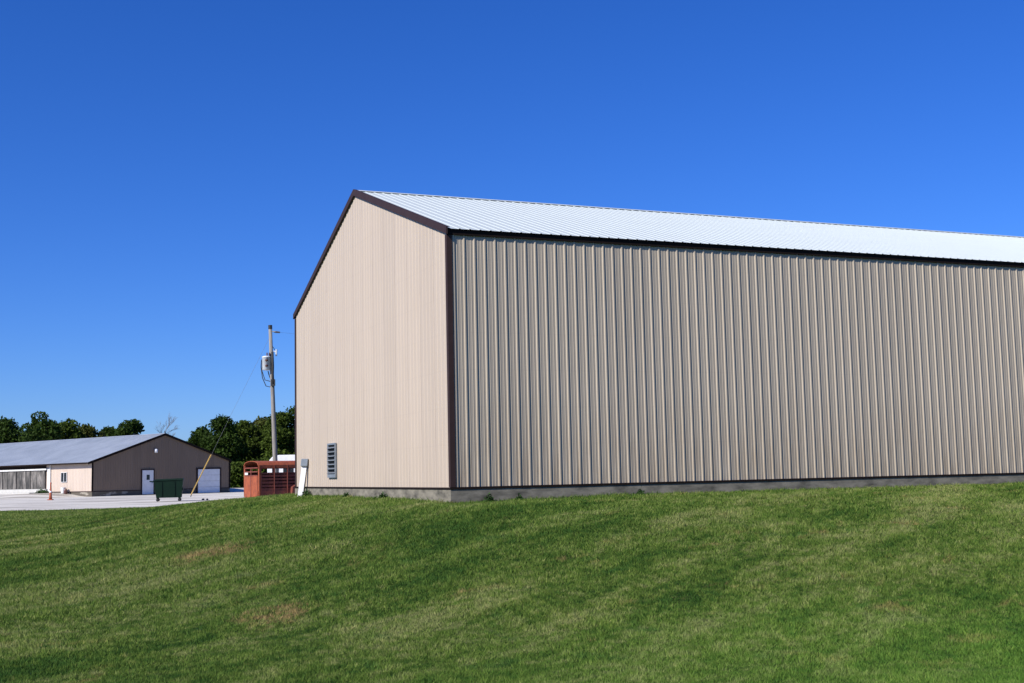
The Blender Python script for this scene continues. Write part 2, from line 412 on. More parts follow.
# corner trims (L sections)
for cx, sx in ((0, -1), (BL, 1)):
    for cy, sy in ((0, -1), (BW, 1)):
        bm = bmesh.new(); o, i, wd = .030, .002, .082
        pts = [(cx+sx*o, cy+sy*o), (cx-sx*wd, cy+sy*o), (cx-sx*wd, cy+sy*i), (cx+sx*i, cy+sy*i), (cx+sx*i, cy-sy*wd), (cx+sx*o, cy-sy*wd)]
        prism(bm, [(x, y, Z0+.014) for x, y in pts], (0, 0, ZE-.10-Z0))
        link('corner_trim', bm, 'brown', barn)
# louvred vent in the gable
ly0, ly1, lz0, lz1 = 9.02, 9.86, .50, 1.43
fr = link('louver_vent', B((-.065, -.02, ly0, ly0+.045, lz0, lz1), (-.065, -.02, ly1-.045, ly1, lz0, lz1), (-.065, -.02, ly0+.045, ly1-.045, lz1-.045, lz1),
     (-.065, -.02, ly0+.045, ly1-.045, lz0, lz0+.10)), 'galv', barn)
link('vent_backing', B((-.024, -.019, ly0+.045, ly1-.045, lz0+.1, lz1-.045)), 'black', fr)
for k in range(7):
    z = lz0+.115+k*.113; bm = bmesh.new()
    prism(bm, [(-.095, ly0+.047, z), (-.035, ly0+.047, z+.032), (-.030, ly0+.047, z+.028), (-.09, ly0+.047, z-.004)], (0, ly1-ly0-.094, 0))
    link('louver_slat', bm, 'galv', fr)

# ------------------------------------------------------------------ post leaning by the rear corner of the gable
def barnpt(u, v, z=0): return Vector((BX+u*ca-v*sa, BY+u*sa+v*ca, PADZ+z))
p = barnpt(-.22, 12.4); gzp = float(ground(p.x, p.y))
post = thing('leaning_post', 'short white post topped by a grey box, leaning near the far end of the gable', 'post', (p.x, p.y, gzp-.05), 0)
bm = bmesh.new(); obox(bm, (-.10, -.03, 0), (.15, 0, 0), (0, .06, 0), (.13, .04, .98)); link('post_board', bm, 'white', post)
bm = bmesh.new(); obox(bm, (.005, -.05, .93), (.20, 0, 0), (0, .13, 0), (.02, .0, .22)); bevel(bm, .012); link('head_box', bm, 'galv', post)
bm = bmesh.new(); obox(bm, (.03, .035, 0), (.05, 0, 0), (0, .03, 0), (.10, .05, .95)); link('brace', bm, 'darkbrown_shade', post)

# ------------------------------------------------------------------ left building
A0 = at(92, 495.5, 100); A0.z = 0
LANG = math.radians(90-40.1)                    # local x runs along its gable front (to the right and away)
LW, LLn = 13.5, 48.0                            # local y runs along the long wall (to the left and away)
hall = thing('farm_building', 'long low tan building with grey metal roof and shaded gable front across the gravel', 'building', A0, LANG)
HZ0, HE = .42, 2.84
def hz(t): return HE+(LW/2-abs(t-LW/2))/3.0*1.02
M['hside'] = siding_mat('tan_siding_far_side', 1, dirt=.1, seam=.1, c=(.58, .48, .40), c2=(.54, .45, .37))
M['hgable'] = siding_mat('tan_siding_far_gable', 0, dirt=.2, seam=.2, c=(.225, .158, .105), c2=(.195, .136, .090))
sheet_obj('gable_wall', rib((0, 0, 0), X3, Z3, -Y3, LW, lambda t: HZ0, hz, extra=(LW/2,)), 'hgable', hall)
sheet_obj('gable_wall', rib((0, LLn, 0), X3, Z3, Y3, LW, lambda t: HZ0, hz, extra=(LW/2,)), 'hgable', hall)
sheet_obj('side_wall', rib((0, 0, 0), Y3, Z3, -X3, 7.1, lambda t: HZ0, lambda t: HE), 'hside', hall)
sheet_obj('side_wall', rib((LW, 0, 0), Y3, Z3, X3, LLn, lambda t: HZ0, lambda t: HE), 'hside', hall)
M['hconc'] = worn('stained_block_footing', (.10, .085, .065), (.30, .27, .22), .9, 0, 1.1, (1, 1, 2), .55, .62, .3)
link('foundation', B((-.03, LW+.03, -.03, LLn+.03, -.3, HZ0-.03)), 'hconc', hall)
link('base_trim', B((-.045, LW+.045, -.045, -.003, HZ0-.05, HZ0+.02), (-.045, -.003, 0, 7.1, HZ0-.05, HZ0+.02)), M['brown'], hall)
HO = .45; HR = .10
for side in (0, 1):
    if side == 0: O = Vector((-HO, -.12, HE+.06-HO/3)); U = Vector((cs, 0, sn)); N = Vector((-sn, 0, cs))
    else: O = Vector((LW+HR, -.12, HE+.06-HR/3)); U = Vector((-cs, 0, sn)); N = Vector((sn, 0, cs))
    Lr = (LW/2+(HO if side == 0 else HR))/cs
    sheet_obj('roof_panel', rib(O, Y3, U, N, LLn+.24, lambda t: 0, lambda t: Lr, minor=0, h=.022), 'grey_roof', hall)
hr = HE+.06+LW/6
bm = bmesh.new(); prism(bm, [(LW/2-.18, -.13, hr-.03), (LW/2, -.13, hr+.035), (LW/2+.18, -.13, hr-.03)], (0, LLn+.26, 0)); link('ridge_cap', bm, 'grey_roof', hall)
bm = B((-HO-.03, -HO, -.12, LLn+.12, HE-.20, HE-.085)); link('eave_trim', bm, 'darkbrown_shade', hall)
bm = B((LW+HR, LW+HR+.03, -.12, LLn+.12, HE-.12, HE+.02)); link('eave_trim', bm, 'darkbrown_shade', hall)
link('soffit', B((-HO, -.03, -.10, LLn+.1, HE-.12, HE-.10), (LW+.03, LW+HR, -.10, LLn+.1, HE-.06, HE-.04)), 'brown', hall)
for s2, xa, ho in ((1, -HO, HO), (-1, LW+HR, HR)):
    bm = bmesh.new(); L = LW/2+ho; a = Vector((xa, -.155, HE+.09-ho/3))
    prism(bm, [a, a+Vector((s2*L, 0, L/3)), a+Vector((s2*L, 0, L/3-.2)), a+Vector((0, 0, -.2))], (0, .035, 0)); link('rake_trim', bm, 'darkbrown_shade', hall)
for cx, sx in ((0, -1), (LW, 1)):
    bm = B((cx-.07, cx+.07, -.05, .0, HZ0+.02, HE-.02)); link('corner_trim', bm, 'darkbrown_shade', hall)
# walk-in door (x 140..153 px), overhead door (196..219.5), wall lamp
def gx(px):   # local x on the gable for a pixel column
    k = (px-512)/F; d = Vector((math.cos(LANG), math.sin(LANG)))
    return (k*A0.y-A0.x)/(d.x-k*d.y)
x0, x1 = gx(140.3), gx(152.8)
dr = link('door', bevel(B((x0+.06, x1-.06, -.07, -.02, .05, 2.06))), 'white', hall)
link('door_frame', B((x0-.03, x0+.055, -.09, -.022, .02, 2.16), (x1-.055, x1+.03, -.09, -.022, .02, 2.16), (x0+.055, x1-.055, -.09, -.022, 2.07, 2.16)), 'brown', hall)
xm = (x0+x1)/2
link('door_window', B((xm-.13, xm+.17, -.078, -.071, 1.25, 1.68)), 'glass', dr)
link('door_handle', T(([(x1-.16, -.12, .98), (x1-.28, -.12, .98)], .018), ([(x1-.16, -.12, .98), (x1-.16, -.07, .98)], .022)), 'galv', dr)
x0, x1 = gx(195.6), gx(218.8)
bm = bmesh.new()
for k in range(4): box(bm, x0+.08, x1-.08, -.07, -.02, .03+k*.515, .03+(k+1)*.515-.012)
bevel(bm, .006); link('overhead_door', bm, 'white', hall)
link('door_frame', B((x0-.06, x0+.075, -.09, -.022, .02, 2.21), (x1-.075, x1+.06, -.09, -.022, .02, 2.21), (x0+.075, x1-.075, -.09, -.022, 2.10, 2.21)), 'brown', hall)
xl = gx(153.6)
bm = bmesh.new(); lathe(bm, [(.05, 0), (.13, .02), (.15, .16), (.13, .30), (.04, .34)], 12, (xl, -.18, 3.5)); lamp = link('wall_lamp', bm, 'white', hall, True)
link('lamp_arm', T(([(xl, -.18, 3.81), (xl, -.10, 3.87), (xl, -.02, 3.87)], .03)), 'galv', lamp)
# long wall: windows, curtain section, slab
def wy(px):
    k = (px-512)/F; d = Vector((-math.sin(LANG), math.cos(LANG)))
    return (k*A0.y-A0.x)/(d.x-k*d.y)
CY = wy(47.5)
for a, b_ in ((64.1, 66.6), (61.3, 63.8)):
    y0, y1 = wy(b_), wy(a)
    wf = link('window', B((-.075, -.02, y0-.03, y0, 1.20, 2.02), (-.075, -.02, y1, y1+.03, 1.20, 2.02), (-.075, -.02, y0, y1, 1.20, 1.23), (-.075, -.02, y0, y1, 1.99, 2.02)), 'white', hall)
    link('pane', B((-.05, -.03, y0, y1, 1.23, 1.99)), 'glass', wf)
# the piece of plain wall ends where the curtain starts
# header rail, mildewed curtain panels with posts between them
link('header_rail', B((-.20, -.03, CY, LLn, 2.25, 2.38)), 'dirtywhite', hall)
link('shaded_upper_wall', B((-.02, .03, 7.1, LLn, 2.375, HE)), 'darkbrown_shade', hall)  # wall strip above the rail; deep eave shade painted as near-black colour
y = CY+.25; k = 0
while y < LLn-2.6:
    wdt = 2.4; bm = bmesh.new(); n = 24; prev = None
    for i in range(n+1):
        t = y+.05+(wdt-.1)*i/n; dx = .022*math.sin(i*1.5+k*2)+.01*math.sin(i*3.7+k)
        q = [bm.verts.new((-.10+dx, t, .70)), bm.verts.new((-.10+dx*.4, t, 2.25)), bm.verts.new((-.06+dx*.4, t, 2.25)), bm.verts.new((-.06+dx, t, .70))]
        if prev:
            for a in range(4): bm.faces.new((prev[a], q[a], q[(a+1) % 4], prev[(a+1) % 4]))
        prev = q
    link('barn_curtain', bm, 'curtain', hall)
    link('curtain_post', B((-.16, -.05, y-.02, y+.02, .0, 2.25)), 'curtain', hall)
    y += wdt; k += 1
link('kerb_wall', B((-.22, -.04, CY-.05, LLn, 0, .68)), 'lconcrete', hall)
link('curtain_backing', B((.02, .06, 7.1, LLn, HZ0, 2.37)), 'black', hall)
link('apron_slab', B((-1.7, -.225, CY-.1, LLn, -.1, .40)), 'lconcrete', hall)
link('downspout', B((-.11, -.03, CY-.52, CY-.42, .1, HE-.13)), 'white', hall)
link('corner_board', B((-.06, -.01, CY-.28, CY, .45, 2.38)), 'white', hall)
# small things at the foot of the long wall
def hp(x, y, z=0): return Vector((A0.x+x*math.cos(LANG)-y*math.sin(LANG), A0.y+x*math.sin(LANG)+y*math.cos(LANG), z))
bm = bmesh.new(); lathe(bm, [(.15, 0), (.17, .02), (.21, .46), (.225, .47), (.225, .50), (.19, .50)], 16)
o = hp(-.45, wy(68)); o.z = yard_z(o.x, o.y); tag(link('bucket', bm, 'white', loc=o, smooth=False), 'white plastic bucket on the gravel below the pair of narrow windows', 'bucket')
bm = bmesh.new(); lathe(bm, [(.13, 0), (.15, .03), (.13, .3), (.09, .4), (.1, .44)], 12)
o = hp(-.45, wy(70.3)); o.z = yard_z(o.x, o.y); tag(link('clay_pot', bm, 'ceramic', loc=o), 'small brown pot standing right of the white bucket', 'pot')

# ------------------------------------------------------------------ leaves
def leaf_mesh(name, P, size, mat, parent=None, aspect=.75, tint=None, up=0.0):
    n = len(P); a = rng.normal(size=(n, 3)); a[:, 2] += up; a /= np.linalg.norm(a, axis=1)[:, None]
    b = np.cross(a, rng.normal(size=(n, 3))); b /= np.linalg.norm(b, axis=1)[:, None]
    s = (size*(.6+.8*rng.random(n)))[:, None] if np.isscalar(size) else size[:, None]
    c = np.cross(a, b)
    # pointed leaf: four corners, tip and base on the long axis
    Q = np.stack([P-b*s*.6, P+c*s*aspect*.4-b*s*.05, P+b*s*.6, P-c*s*aspect*.4], 1).reshape(-1, 3)
    me = bpy.data.meshes.new(name); me.vertices.add(4*n); me.vertices.foreach_set('co', Q.astype(np.float32).ravel())
    me.loops.add(4*n); me.loops.foreach_set('vertex_index', np.arange(4*n, dtype=np.int32))
    me.polygons.add(n); me.polygons.foreach_set('loop_start', np.arange(0, 4*n, 4, dtype=np.int32)); me.polygons.foreach_set('loop_total', np.full(n, 4, np.int32))
    me.update(); me.materials.append(M[mat])
    at_ = me.attributes.new('tint', 'FLOAT', 'POINT'); tt = rng.random(n) if tint is None else tint
    at_.data.foreach_set('value', np.repeat(tt, 4).astype(np.float32))
    o = bpy.data.objects.new(name, me); col.objects.link(o)
    if parent: o.parent = parent
    return o
def tree(px, D, top_y, wpx, label, mat='leafA', low=.12, leaves=5200, name='leafy_tree', group='trees beyond the farm yard', flat=False):
    top = at(px, top_y, D); H = top.z; R = wpx*1.28*D/F/2; leaves = int(leaves*1.7)
    root = thing(name, label, 'tree', (top.x, D, 0), 0, group)
    nl = 34; lobes = []
    for i in range(nl):
        while True:
            q = rng.uniform(-1, 1, 3)
            if np.linalg.norm(q) < 1: break
        zz = low+(1-low)*(q[2]*.5+.5)
        taper = 1-.45*max(0, (zz-.55)/.45)**1.5 if not flat else 1
        rr = rng.uniform(.26, .46)*R
        lobes.append((q[0]*R*.78*taper, q[1]*R*.78*taper, min(zz*H, H-rr*.85), rr))
    lobes.append((rng.uniform(-.1, .1)*R, 0, H-.30*R, .30*R))
    pts = []; tint = []
    wts = np.array([l[3]**2 for l in lobes]); cnt = (leaves*wts/wts.sum()).astype(int)
    for (x, y, z, r), c in zip(lobes, cnt):
        d = rng.normal(size=(c, 3)); d /= np.linalg.norm(d, axis=1)[:, None]
        rad = r*(.55+.5*rng.random(c)**.6+.12*rng.standard_normal(c)*.8)
        pp = d*rad[:, None]*np.array([1.1, 1.1, .9])+np.array([x, y, z]); pts.append(pp)
        tint.append(np.clip(.5+rng.normal(0, .22, c)+rng.normal(0, .14), 0, 1))
    P = np.concatenate(pts); tn = np.concatenate(tint)
    k = P[:, 2] > .15; P = P[k]; tn = tn[k]
    leaf_mesh('crown', P, .34, mat, root, tint=tn)
    bm = bmesh.new(); tr = max(.14, H*.022)
    tube(bm, [(0, 0, -.2), (.05, 0, H*.2), (-.08, .05, H*.45), (.05, 0, H*.8)], [tr*1.3, tr, tr*.7, tr*.2], 8)
    link('trunk', bm, 'bark', root, True)
    bm = bmesh.new()
    for x, y, z, r in lobes[::3]:
        s = min(z*.6, H*.38); tube(bm, [(0, 0, s), (x*.5, y*.5, (s+z)/2+.1), (x, y, z)], [tr*.5, tr*.3, tr*.1], 5)
    link('limbs', bm, 'bark', root, True)
    return root
# left row, behind the grey roof
tree(-22, 140, 418, 55, 'leafy tree cut by the left picture edge behind the grey roof', 'leafA')
tree(6, 138, 419, 42, 'dark rounded tree at the far left behind the grey roof', 'leafA')
tree(41, 134, 411, 40, 'tallest tree with a pointed crown behind the grey roof', 'leafA')
tree(64, 140, 420, 36, 'mid green tree just right of the tallest one behind the grey roof', 'leafB')
tree(88, 146, 425, 34, 'low olive green tree between two taller ones behind the grey roof', 'leafC')
tree(108, 150, 426, 30, 'small dark tree left of the broad flat topped one', 'leafA')
tree(132, 142, 420, 34, 'broad flat topped dark tree nearest the ridge of the grey roof', 'leafA', flat=True)
# right row
tree(203, 150, 427, 30, 'dark bushy tree just right of the shaded gable front', 'leafA', low=.02)
tree(224, 146, 417, 36, 'tall dark tree behind the yellow guy guard', 'leafA', low=.0, leaves=6000)
tree(245, 152, 421, 36, 'mid green tree left of the utility pole', 'leafB', low=.0, leaves=6000)
tree(263, 156, 418, 34, 'olive green tree directly behind the utility pole', 'leafC', low=.0, leaves=6000)
tree(281, 148, 412, 36, 'bright green tree between the utility pole and the tan gable', 'leafB', low=.0, leaves=6000)
tree(302, 150, 407, 44, 'tall tree half hidden behind the rear corner of the tan barn', 'leafA', low=.0, leaves=6000)
tree(336, 155, 412, 46, 'leafy tree screened by the sunlit gable of the barn', 'leafB', low=.0)
for px, D, ty, wp, lab in ((236, 138, 462, 26, 'low dark shrub under the trees left of the rusty trailer'), (214, 140, 466, 24, 'low shrub beside the right end of the shaded gable front'),
                          (262, 138, 458, 30, 'leafy shrub below the trees behind the rusty trailer'), (288, 138, 456, 28, 'leafy shrub behind the white vehicle')):
    tree(px, D, ty, wp, lab, 'leafB', low=.0, leaves=1800, name='shrub', group='shrubs under the tree row')
# bare tree
bt0 = at(165, 419, 150)
bt = thing('bare_tree', 'leafless grey twiggy tree rising behind the ridge of the grey roof', 'tree', (bt0.x, 150, 0))
bm = bmesh.new(); tube(bm, [(0, 0, 0), (.1, 0, 4), (0, 0, 7.2)], [.18, .13, .06], 7); link('trunk', bm, 'bark', bt)
bm = bmesh.new(); R2 = random.Random(4)
def twig(p, d, L, r, dep):
    e = p+d*L; tube(bm, [p, (p+e)/2+Vector((R2.uniform(-.08, .08), R2.uniform(-.08, .08), .05)), e], [r, r*.8, r*.6], 4, False)
    if dep:
        for _ in range(3):
            nd = (d+Vector((R2.uniform(-.7, .7), R2.uniform(-.7, .7), R2.uniform(-.1, .5)))).normalized(); twig(p+d*L*R2.uniform(.5, 1), nd, L*R2.uniform(.55, .8), r*.6, dep-1)
for z in (4.6, 5.5, 6.2, 6.8, 7.1):
    for _ in range(2): twig(Vector((0, 0, z)), Vector((R2.uniform(-1, 1), R2.uniform(-1, 1), R2.uniform(.4, .9))).normalized(), 1.1, .028, 3)
M['greybark'] = worn('grey_dead_wood', (.22, .20, .19), (.15, .14, .13), .95, 0, 6)
link('branches', bm, 'greybark', bt)
# far wood on the horizon, one mass
n = 26000; ang = rng.uniform(-1.3, 1.3, n); rad = rng.uniform(330, 372, n)
hgt = 7+2.2*np.sin(ang*37)+1.4*np.sin(ang*91+1)+.8*np.sin(ang*211)
P = np.stack([np.sin(ang)*rad, np.cos(ang)*rad, np.sqrt(rng.random(n))*hgt], -1)
o = leaf_mesh('far_wood', P, 1.5, 'leafA'); o['kind'] = 'stuff'; o['label'] = 'far off dark green wood along the horizon'; o['category'] = 'wood'

# ------------------------------------------------------------------ utility pole
PD = 79.0
pb = at(276.5, 497, PD); pt = at(270.2, 326.5, PD); hgt = pt.z
pole = thing('utility_pole', 'tall grey wooden utility pole carrying a pale transformer can, left of the tan gable', 'utility pole', (pb.x, PD, 0))
dx = pt.x-pb.x
def pp(f): return Vector((dx*f, 0, hgt*f))
link('dark_pole_top', T(([pp(.985)+Vector((0,0,0)), pp(1.008)], .13)), 'rubber', pole)  # short near-black sleeve around the pole top
link('pole_shaft', T(([pp(-.02), pp(.3), pp(.6), pp(1)], [.165, .15, .135, .11])), 'wood', pole, True)
def onpole(px, py, dy=0):
    q = at(px, py, PD+dy); return Vector((q.x-pb.x, dy, q.z))
c0 = onpole(266.6, 370.2, -.12); c1 = onpole(266.4, 357.0, -.12); hh = c1.z-c0.z
bm = bmesh.new(); lathe(bm, [(.22, 0), (.27, .03), (.28, hh-.05), (.30, hh-.04), (.30, hh+.01), (.2, hh+.06)], 18, c0)
tk = link('transformer', bm, 'tank', pole, True)
for z in (.25, .60): # dark oval marks and lugs on the can
    bm = bmesh.new(); lathe(bm, [(.03, -.06), (.09, -.04), (.10, .05), (.04, .08)], 10, c0+Vector((.06, -.30, z))); link('bushing', bm, 'ceramic', tk)
bm = bmesh.new(); obox(bm, c0+Vector((.2, .02, .25)), (.16, 0, 0), (0, .12, 0), (0, 0, .1)); link('mount_bracket', bm, 'galv', pole)
bm = bmesh.new(); obox(bm, c0+Vector((.2, .02, hh-.3)), (.16, 0, 0), (0, .12, 0), (0, 0, .1)); link('mount_bracket', bm, 'galv', pole)
for q in (.1, .26):
    bm = bmesh.new(); lathe(bm, [(.03, 0), (.055, .04), (.03, .07), (.055, .11), (.03, .14), (.05, .18), (.02, .24)], 10, c0+Vector((q*.9-.05, -.05, hh+.04))); link('insulator', bm, 'ceramic', pole)
a = onpole(271, 331.3); e = onpole(280, 332.3)
link('top_arm', T(([a, e], [.035, .045])), 'galv', pole)
bm = bmesh.new(); tube(bm, [onpole(274, 332.0), onpole(276, 332.0), onpole(280, 332.4)], [.04, .065, .05], 8); link('arm_insulator', bm, 'wire', pole)
link('fuse_cutout', T(([onpole(273.5, 351), onpole(276.5, 352.5)], .04), ([onpole(276.5, 349.5), onpole(276.3, 356)], .055)), 'tank', pole)
jb = onpole(273.6, 383)
link('junction_box', B((jb.x-.13, jb.x+.13, -.30, -.12, jb.z-.2, jb.z+.22)), 'rubber', pole)
link('cable_loops', T(*[(a_, b_*1.4) for a_, b_ in (([onpole(264, 358), onpole(261.5, 360), onpole(261, 367), onpole(262.5, 378), onpole(266, 386), onpole(270, 387), onpole(272.5, 383)], .02),
     ([onpole(264, 358.5), onpole(262.3, 361), onpole(262, 371), onpole(265, 380), onpole(269, 381), onpole(272.5, 382)], .018),
     ([onpole(268, 371), onpole(269, 375), onpole(271, 380), onpole(273, 383)], .022),
     ([onpole(271, 333), onpole(271.5, 345), onpole(275, 350)], .014), ([onpole(272.3, 352, -.22), onpole(272.8, 366, -.22), onpole(272.6, 376, -.24), onpole(273.3, 384, -.24)], .06))]), 'rubber', pole, True)
# guy wire with its yellow guard
gy0 = at(269.8, 337, PD); an = at(190.3, 495.5, 86); an.z = .02
gw = thing('guy_wire', 'steel guy wire with a bright yellow guard tube slanting down to the gravel', 'guy wire', an)
dv = gy0-an
link('wire_strand', T(([(0, 0, -.1), dv*.5, dv], .006)), 'steelwire', gw)
link('guard_tube', T(([dv*.008, dv*.275], .042)), 'yellow', gw)
link('anchor_eye', T(([Vector((0, 0, -.1)), dv.normalized()*.3], .03)), 'rubber', gw)
# line to the right
q0 = e+Vector((pb.x, PD, 0)); q0 = Vector((pb.x+e.x, PD, e.z)); q1 = Vector((30, 118, 10.0)); pts = []
for i in range(13):
    t = i/12; v_ = q0.lerp(q1, t); v_.z -= 1.0*4*t*(1-t)*.5; pts.append(v_)
tag(link('overhead_wire', T((pts, .005)), 'steelwire'), 'thin overhead wire running from the pole arm away behind the barn', 'wire')

# ------------------------------------------------------------------ stock trailer
TD = 70.5
tn = at(258.6, 498, TD); tn.z = 0
TA = math.radians(90-50)
tr_ = thing('stock_trailer', 'rusty red slatted livestock trailer parked beside the gable wall', 'trailer', tn, TA)
TL, TW, TH, FL = 4.9, 1.7, 2.16, .42        # local x = length to the right and away; y = width to the left and away
def rail(bm, x0, x1, y, z, h=.10, t=.03): box(bm, x0, x1, y-t/2, y+t/2, z-h/2, z+h/2)
link('floor_deck', B((0, TL, .03, TW-.03, FL-.12, FL)), 'rust', tr_)
for y in (0.0, TW):
    bm = bmesh.new()
    for z in (.52, .71, .90, 1.09, 1.28, 1.43): rail(bm, .12, TL-.1, y, z, .125 if z < 1.4 else .08)
    rail(bm, 0, TL, y, FL-.14, .34, .06); rail(bm, 0, TL, y, 1.82, .07, .05)
    link('side_slats', bm, 'rust', tr_)
    bm = bmesh.new()
    pass
    bm.free()
    for x in (.14, 1.0, 1.85, 2.95, 3.9, TL-.1): link('side_post', B((x-.022, x+.022, y-.055, y+.055, FL-.2, 1.88)), 'rust', tr_)
    bm = bmesh.new(); box(bm, .0, .085, y-.06, y+.06, .16, 1.9); link('corner_post', bm, 'rustorange', tr_)
link('side_panel', B((.1, TL-.1, TW-.05, TW-.025, FL, 1.40)), 'rustdark', tr_)
# arched roof, with its side skirt
bm = bmesh.new(); n = 12; prev = None
prof = [(-.03, 1.73), (-.03, 1.90)]+[(-.03+(TW+.06)*i/n, 1.90+.25*math.sin(PI*i/n)**.38) for i in range(1, n)]+[(TW+.03, 1.90), (TW+.03, 1.73)]
out = [(x, z) for x, z in prof]; inn = [(x*(1-.03)+TW*.015, z-.03) for x, z in prof[::-1]]
# shell ring
for x0 in (0,):
    A = [bm.verts.new((-.04, a, z)) for a, z in out]; Bv = [bm.verts.new((TL+.02, a, z)) for a, z in out]
    C = [bm.verts.new((-.04, a*.97+TW*.015, z-.03)) for a, z in out]; D_ = [bm.verts.new((TL+.02, a*.97+TW*.015, z-.03)) for a, z in out]
    for i in range(len(out)-1):
        bm.faces.new((A[i], A[i+1], Bv[i+1], Bv[i])); bm.faces.new((C[i], D_[i], D_[i+1], C[i+1]))
        bm.faces.new((A[i], C[i], C[i+1], A[i+1])); bm.faces.new((Bv[i], Bv[i+1], D_[i+1], D_[i]))
link('roof', bm, 'rustorange', tr_)
# rear gate: two solid lower panels, barred upper part
gate = link('rear_gate', B((-.03, .0, .07, TW/2-.02, .06, 1.28), (-.03, .0, TW/2+.02, TW-.07, .06, 1.28)), 'rustorange', tr_)
link('gate_bars', B((-.035, .0, .07, TW-.07, 1.29, 1.34), (-.035, 0, .07, TW-.07, 1.50, 1.56), (-.035, 0, .07, TW-.07, 1.72, 1.78),
     (-.04, .01, TW/2-.03, TW/2+.03, 1.34, 1.72), (-.045, -.031, TW/2-.045, TW/2+.045, .05, 1.28)), 'rust', gate)
link('plate', B((-.06, -.046, TW-.52, TW-.16, 1.36, 1.49)), 'dirtywhite', gate)
bm = bmesh.new(); A = [(TL, .03, FL), (TL, TW-.03, FL), (TL, TW-.03, 1.85), (TL, .03, 1.85)]; prism(bm, A, (.03, 0, 0)); link('front_panel', bm, 'rust', tr_)
fd = bmesh.new(); prism(fd, [(x, -.26, z) for x, z in ((2.0, .12), (2.05, .62), (2.3, .74), (3.9, .74), (4.15, .62), (4.2, .12), (4.1, .12), (3.85, .66), (2.95, .66), (2.2, .12))], (0, .24, 0))
link('fender', fd, 'rust', tr_)
def wheel(par, c, r, w_, axis='y', rim='galv', sub=True):
    n = 24
    bm = bmesh.new(); prof = [(r*.55, -w_/2), (r*.93, -w_/2), (r, -w_*.35), (r, w_*.35), (r*.93, w_/2), (r*.55, w_/2)]
    rings = [[bm.verts.new((c[0]+rr*math.cos(2*PI*k/n), c[1]+t, c[2]+rr*math.sin(2*PI*k/n))) for k in range(n)] for rr, t in prof]
    for q in range(len(rings)):
        for k in range(n): bm.faces.new((rings[q][k], rings[q][(k+1) % n], rings[(q+1) % len(rings)][(k+1) % n], rings[(q+1) % len(rings)][k]))
    wh = link('wheel', bm, 'rubber', par)
    bm = bmesh.new(); tube(bm, [(c[0], c[1]-w_*.35, c[2]), (c[0], c[1]+w_*.35, c[2])], [r*.56, r*.56], 18); tube(bm, [(c[0], c[1]-w_*.5, c[2]), (c[0], c[1]+w_*.5, c[2])], [r*.15]*2, 10)
    link('rim', bm, rim, wh); return wh
for x in (2.75, 3.5):
    for y in (-.14, TW+.14): wheel(tr_, (x, y, .32), .32, .2)
link('tongue', T(([(TL, .2, .3), (TL+1.3, TW/2, .42)], .05), ([(TL, TW-.2, .3), (TL+1.3, TW/2, .42)], .05), ([(TL+1.2, TW/2, .0), (TL+1.2, TW/2, .7)], .035)), 'rust', tr_)

# ------------------------------------------------------------------ white vehicle behind the trailer
vb = at(267.5, 490, 84.5); vb.z = 0
van = thing('camper_trailer', 'white vehicle with a rounded roof, mostly hidden behind the rusty trailer', 'camper', vb, math.radians(8))
bm = bmesh.new(); prism(bm, [(0, 0, .5), (-.02, 0, 1.9), (.10, 0, 2.35), (.36, 0, 2.66), (.7, 0, 2.72), (4.6, 0, 2.72), (5.0, 0, 2.5), (5.15, 0, 1.6), (5.0, 0, .5)], (0, 2.2, 0)); bevel(bm, .05, 2)
link('body', bm, 'white', van)
for x0, x1 in ((.45, .75), (1.05, 1.75), (2.2, 2.45), (3.0, 3.9)):
    f_ = link('window', bevel(B((x0, x1, -.02, -.004, 1.35, 1.88)), .004), 'glass', van)
link('stripe', B((.05, 5.0, -.012, -.003, 1.02, 1.12)), 'galv', van)
for y in (.1, 2.1): wheel(van, (2.9, y, .34), .34, .2, rim='white')
link('hitch', T(([(5.0, .4, .45), (6.1, 1.1, .5)], .05), ([(5.0, 1.8, .45), (6.1, 1.1, .5)], .05), ([(6.0, 1.1, 0), (6.0, 1.1, .8)], .04)), 'rubber', van)

# ------------------------------------------------------------------ dumpster
dm = at(154.2, 500.8, 68); dm.z = 0
du = thing('dumpster', 'dark green steel dumpster on casters on the gravel in front of the walk-in door', 'dumpster', dm, math.radians(13))
L0, W0 = 1.48, 1.1
bm = bmesh.new()
lo_ = [(.10, .05, .20), (L0-.05, .05, .20), (L0-.05, W0-.05, .20), (.10, W0-.05, .20)]; hi_ = [(-.03, -.08, 1.14), (L0+.04, -.08, 1.18), (L0+.04, W0+.08, 1.22), (-.03, W0+.08, 1.18)]
a = [bm.verts.new(p) for p in lo_]; b2 = [bm.verts.new(p) for p in hi_]; bm.faces.new(a[::-1])
for i in range(4): j = (i+1) % 4; bm.faces.new((a[i], a[j], b2[j], b2[i]))
hi2 = [(x+(.04 if x < .5 else -.04), y+(.04 if y < .5 else -.04), z) for x, y, z in hi_]; lo2 = [(x+(.04 if x < .5 else -.04), y+(.04 if y < .5 else -.04), z+.03) for x, y, z in lo_]
c_ = [bm.verts.new(p) for p in hi2]; d_ = [bm.verts.new(p) for p in lo2]; bm.faces.new(d_)
for i in range(4): j = (i+1) % 4; bm.faces.new((b2[i], b2[j], c_[j], c_[i])); bm.faces.new((c_[i], c_[j], d_[j], d_[i]))
link('bin_body', bm, 'green', du)
bm = bmesh.new(); tube(bm, [hi_[0], hi_[1], hi_[2], hi_[3], hi_[0]], .035, 6, False); link('rim_rail', bm, 'green', du)
bm = bmesh.new()
bm.free()
for x in (.38, 1.06):
    bm = bmesh.new(); obox(bm, (x-.03, .03, .30), (.06, 0, 0), (0, -.03, 0), (0, -.095, .78)); link('stiffener_rib', bm, 'green', du)
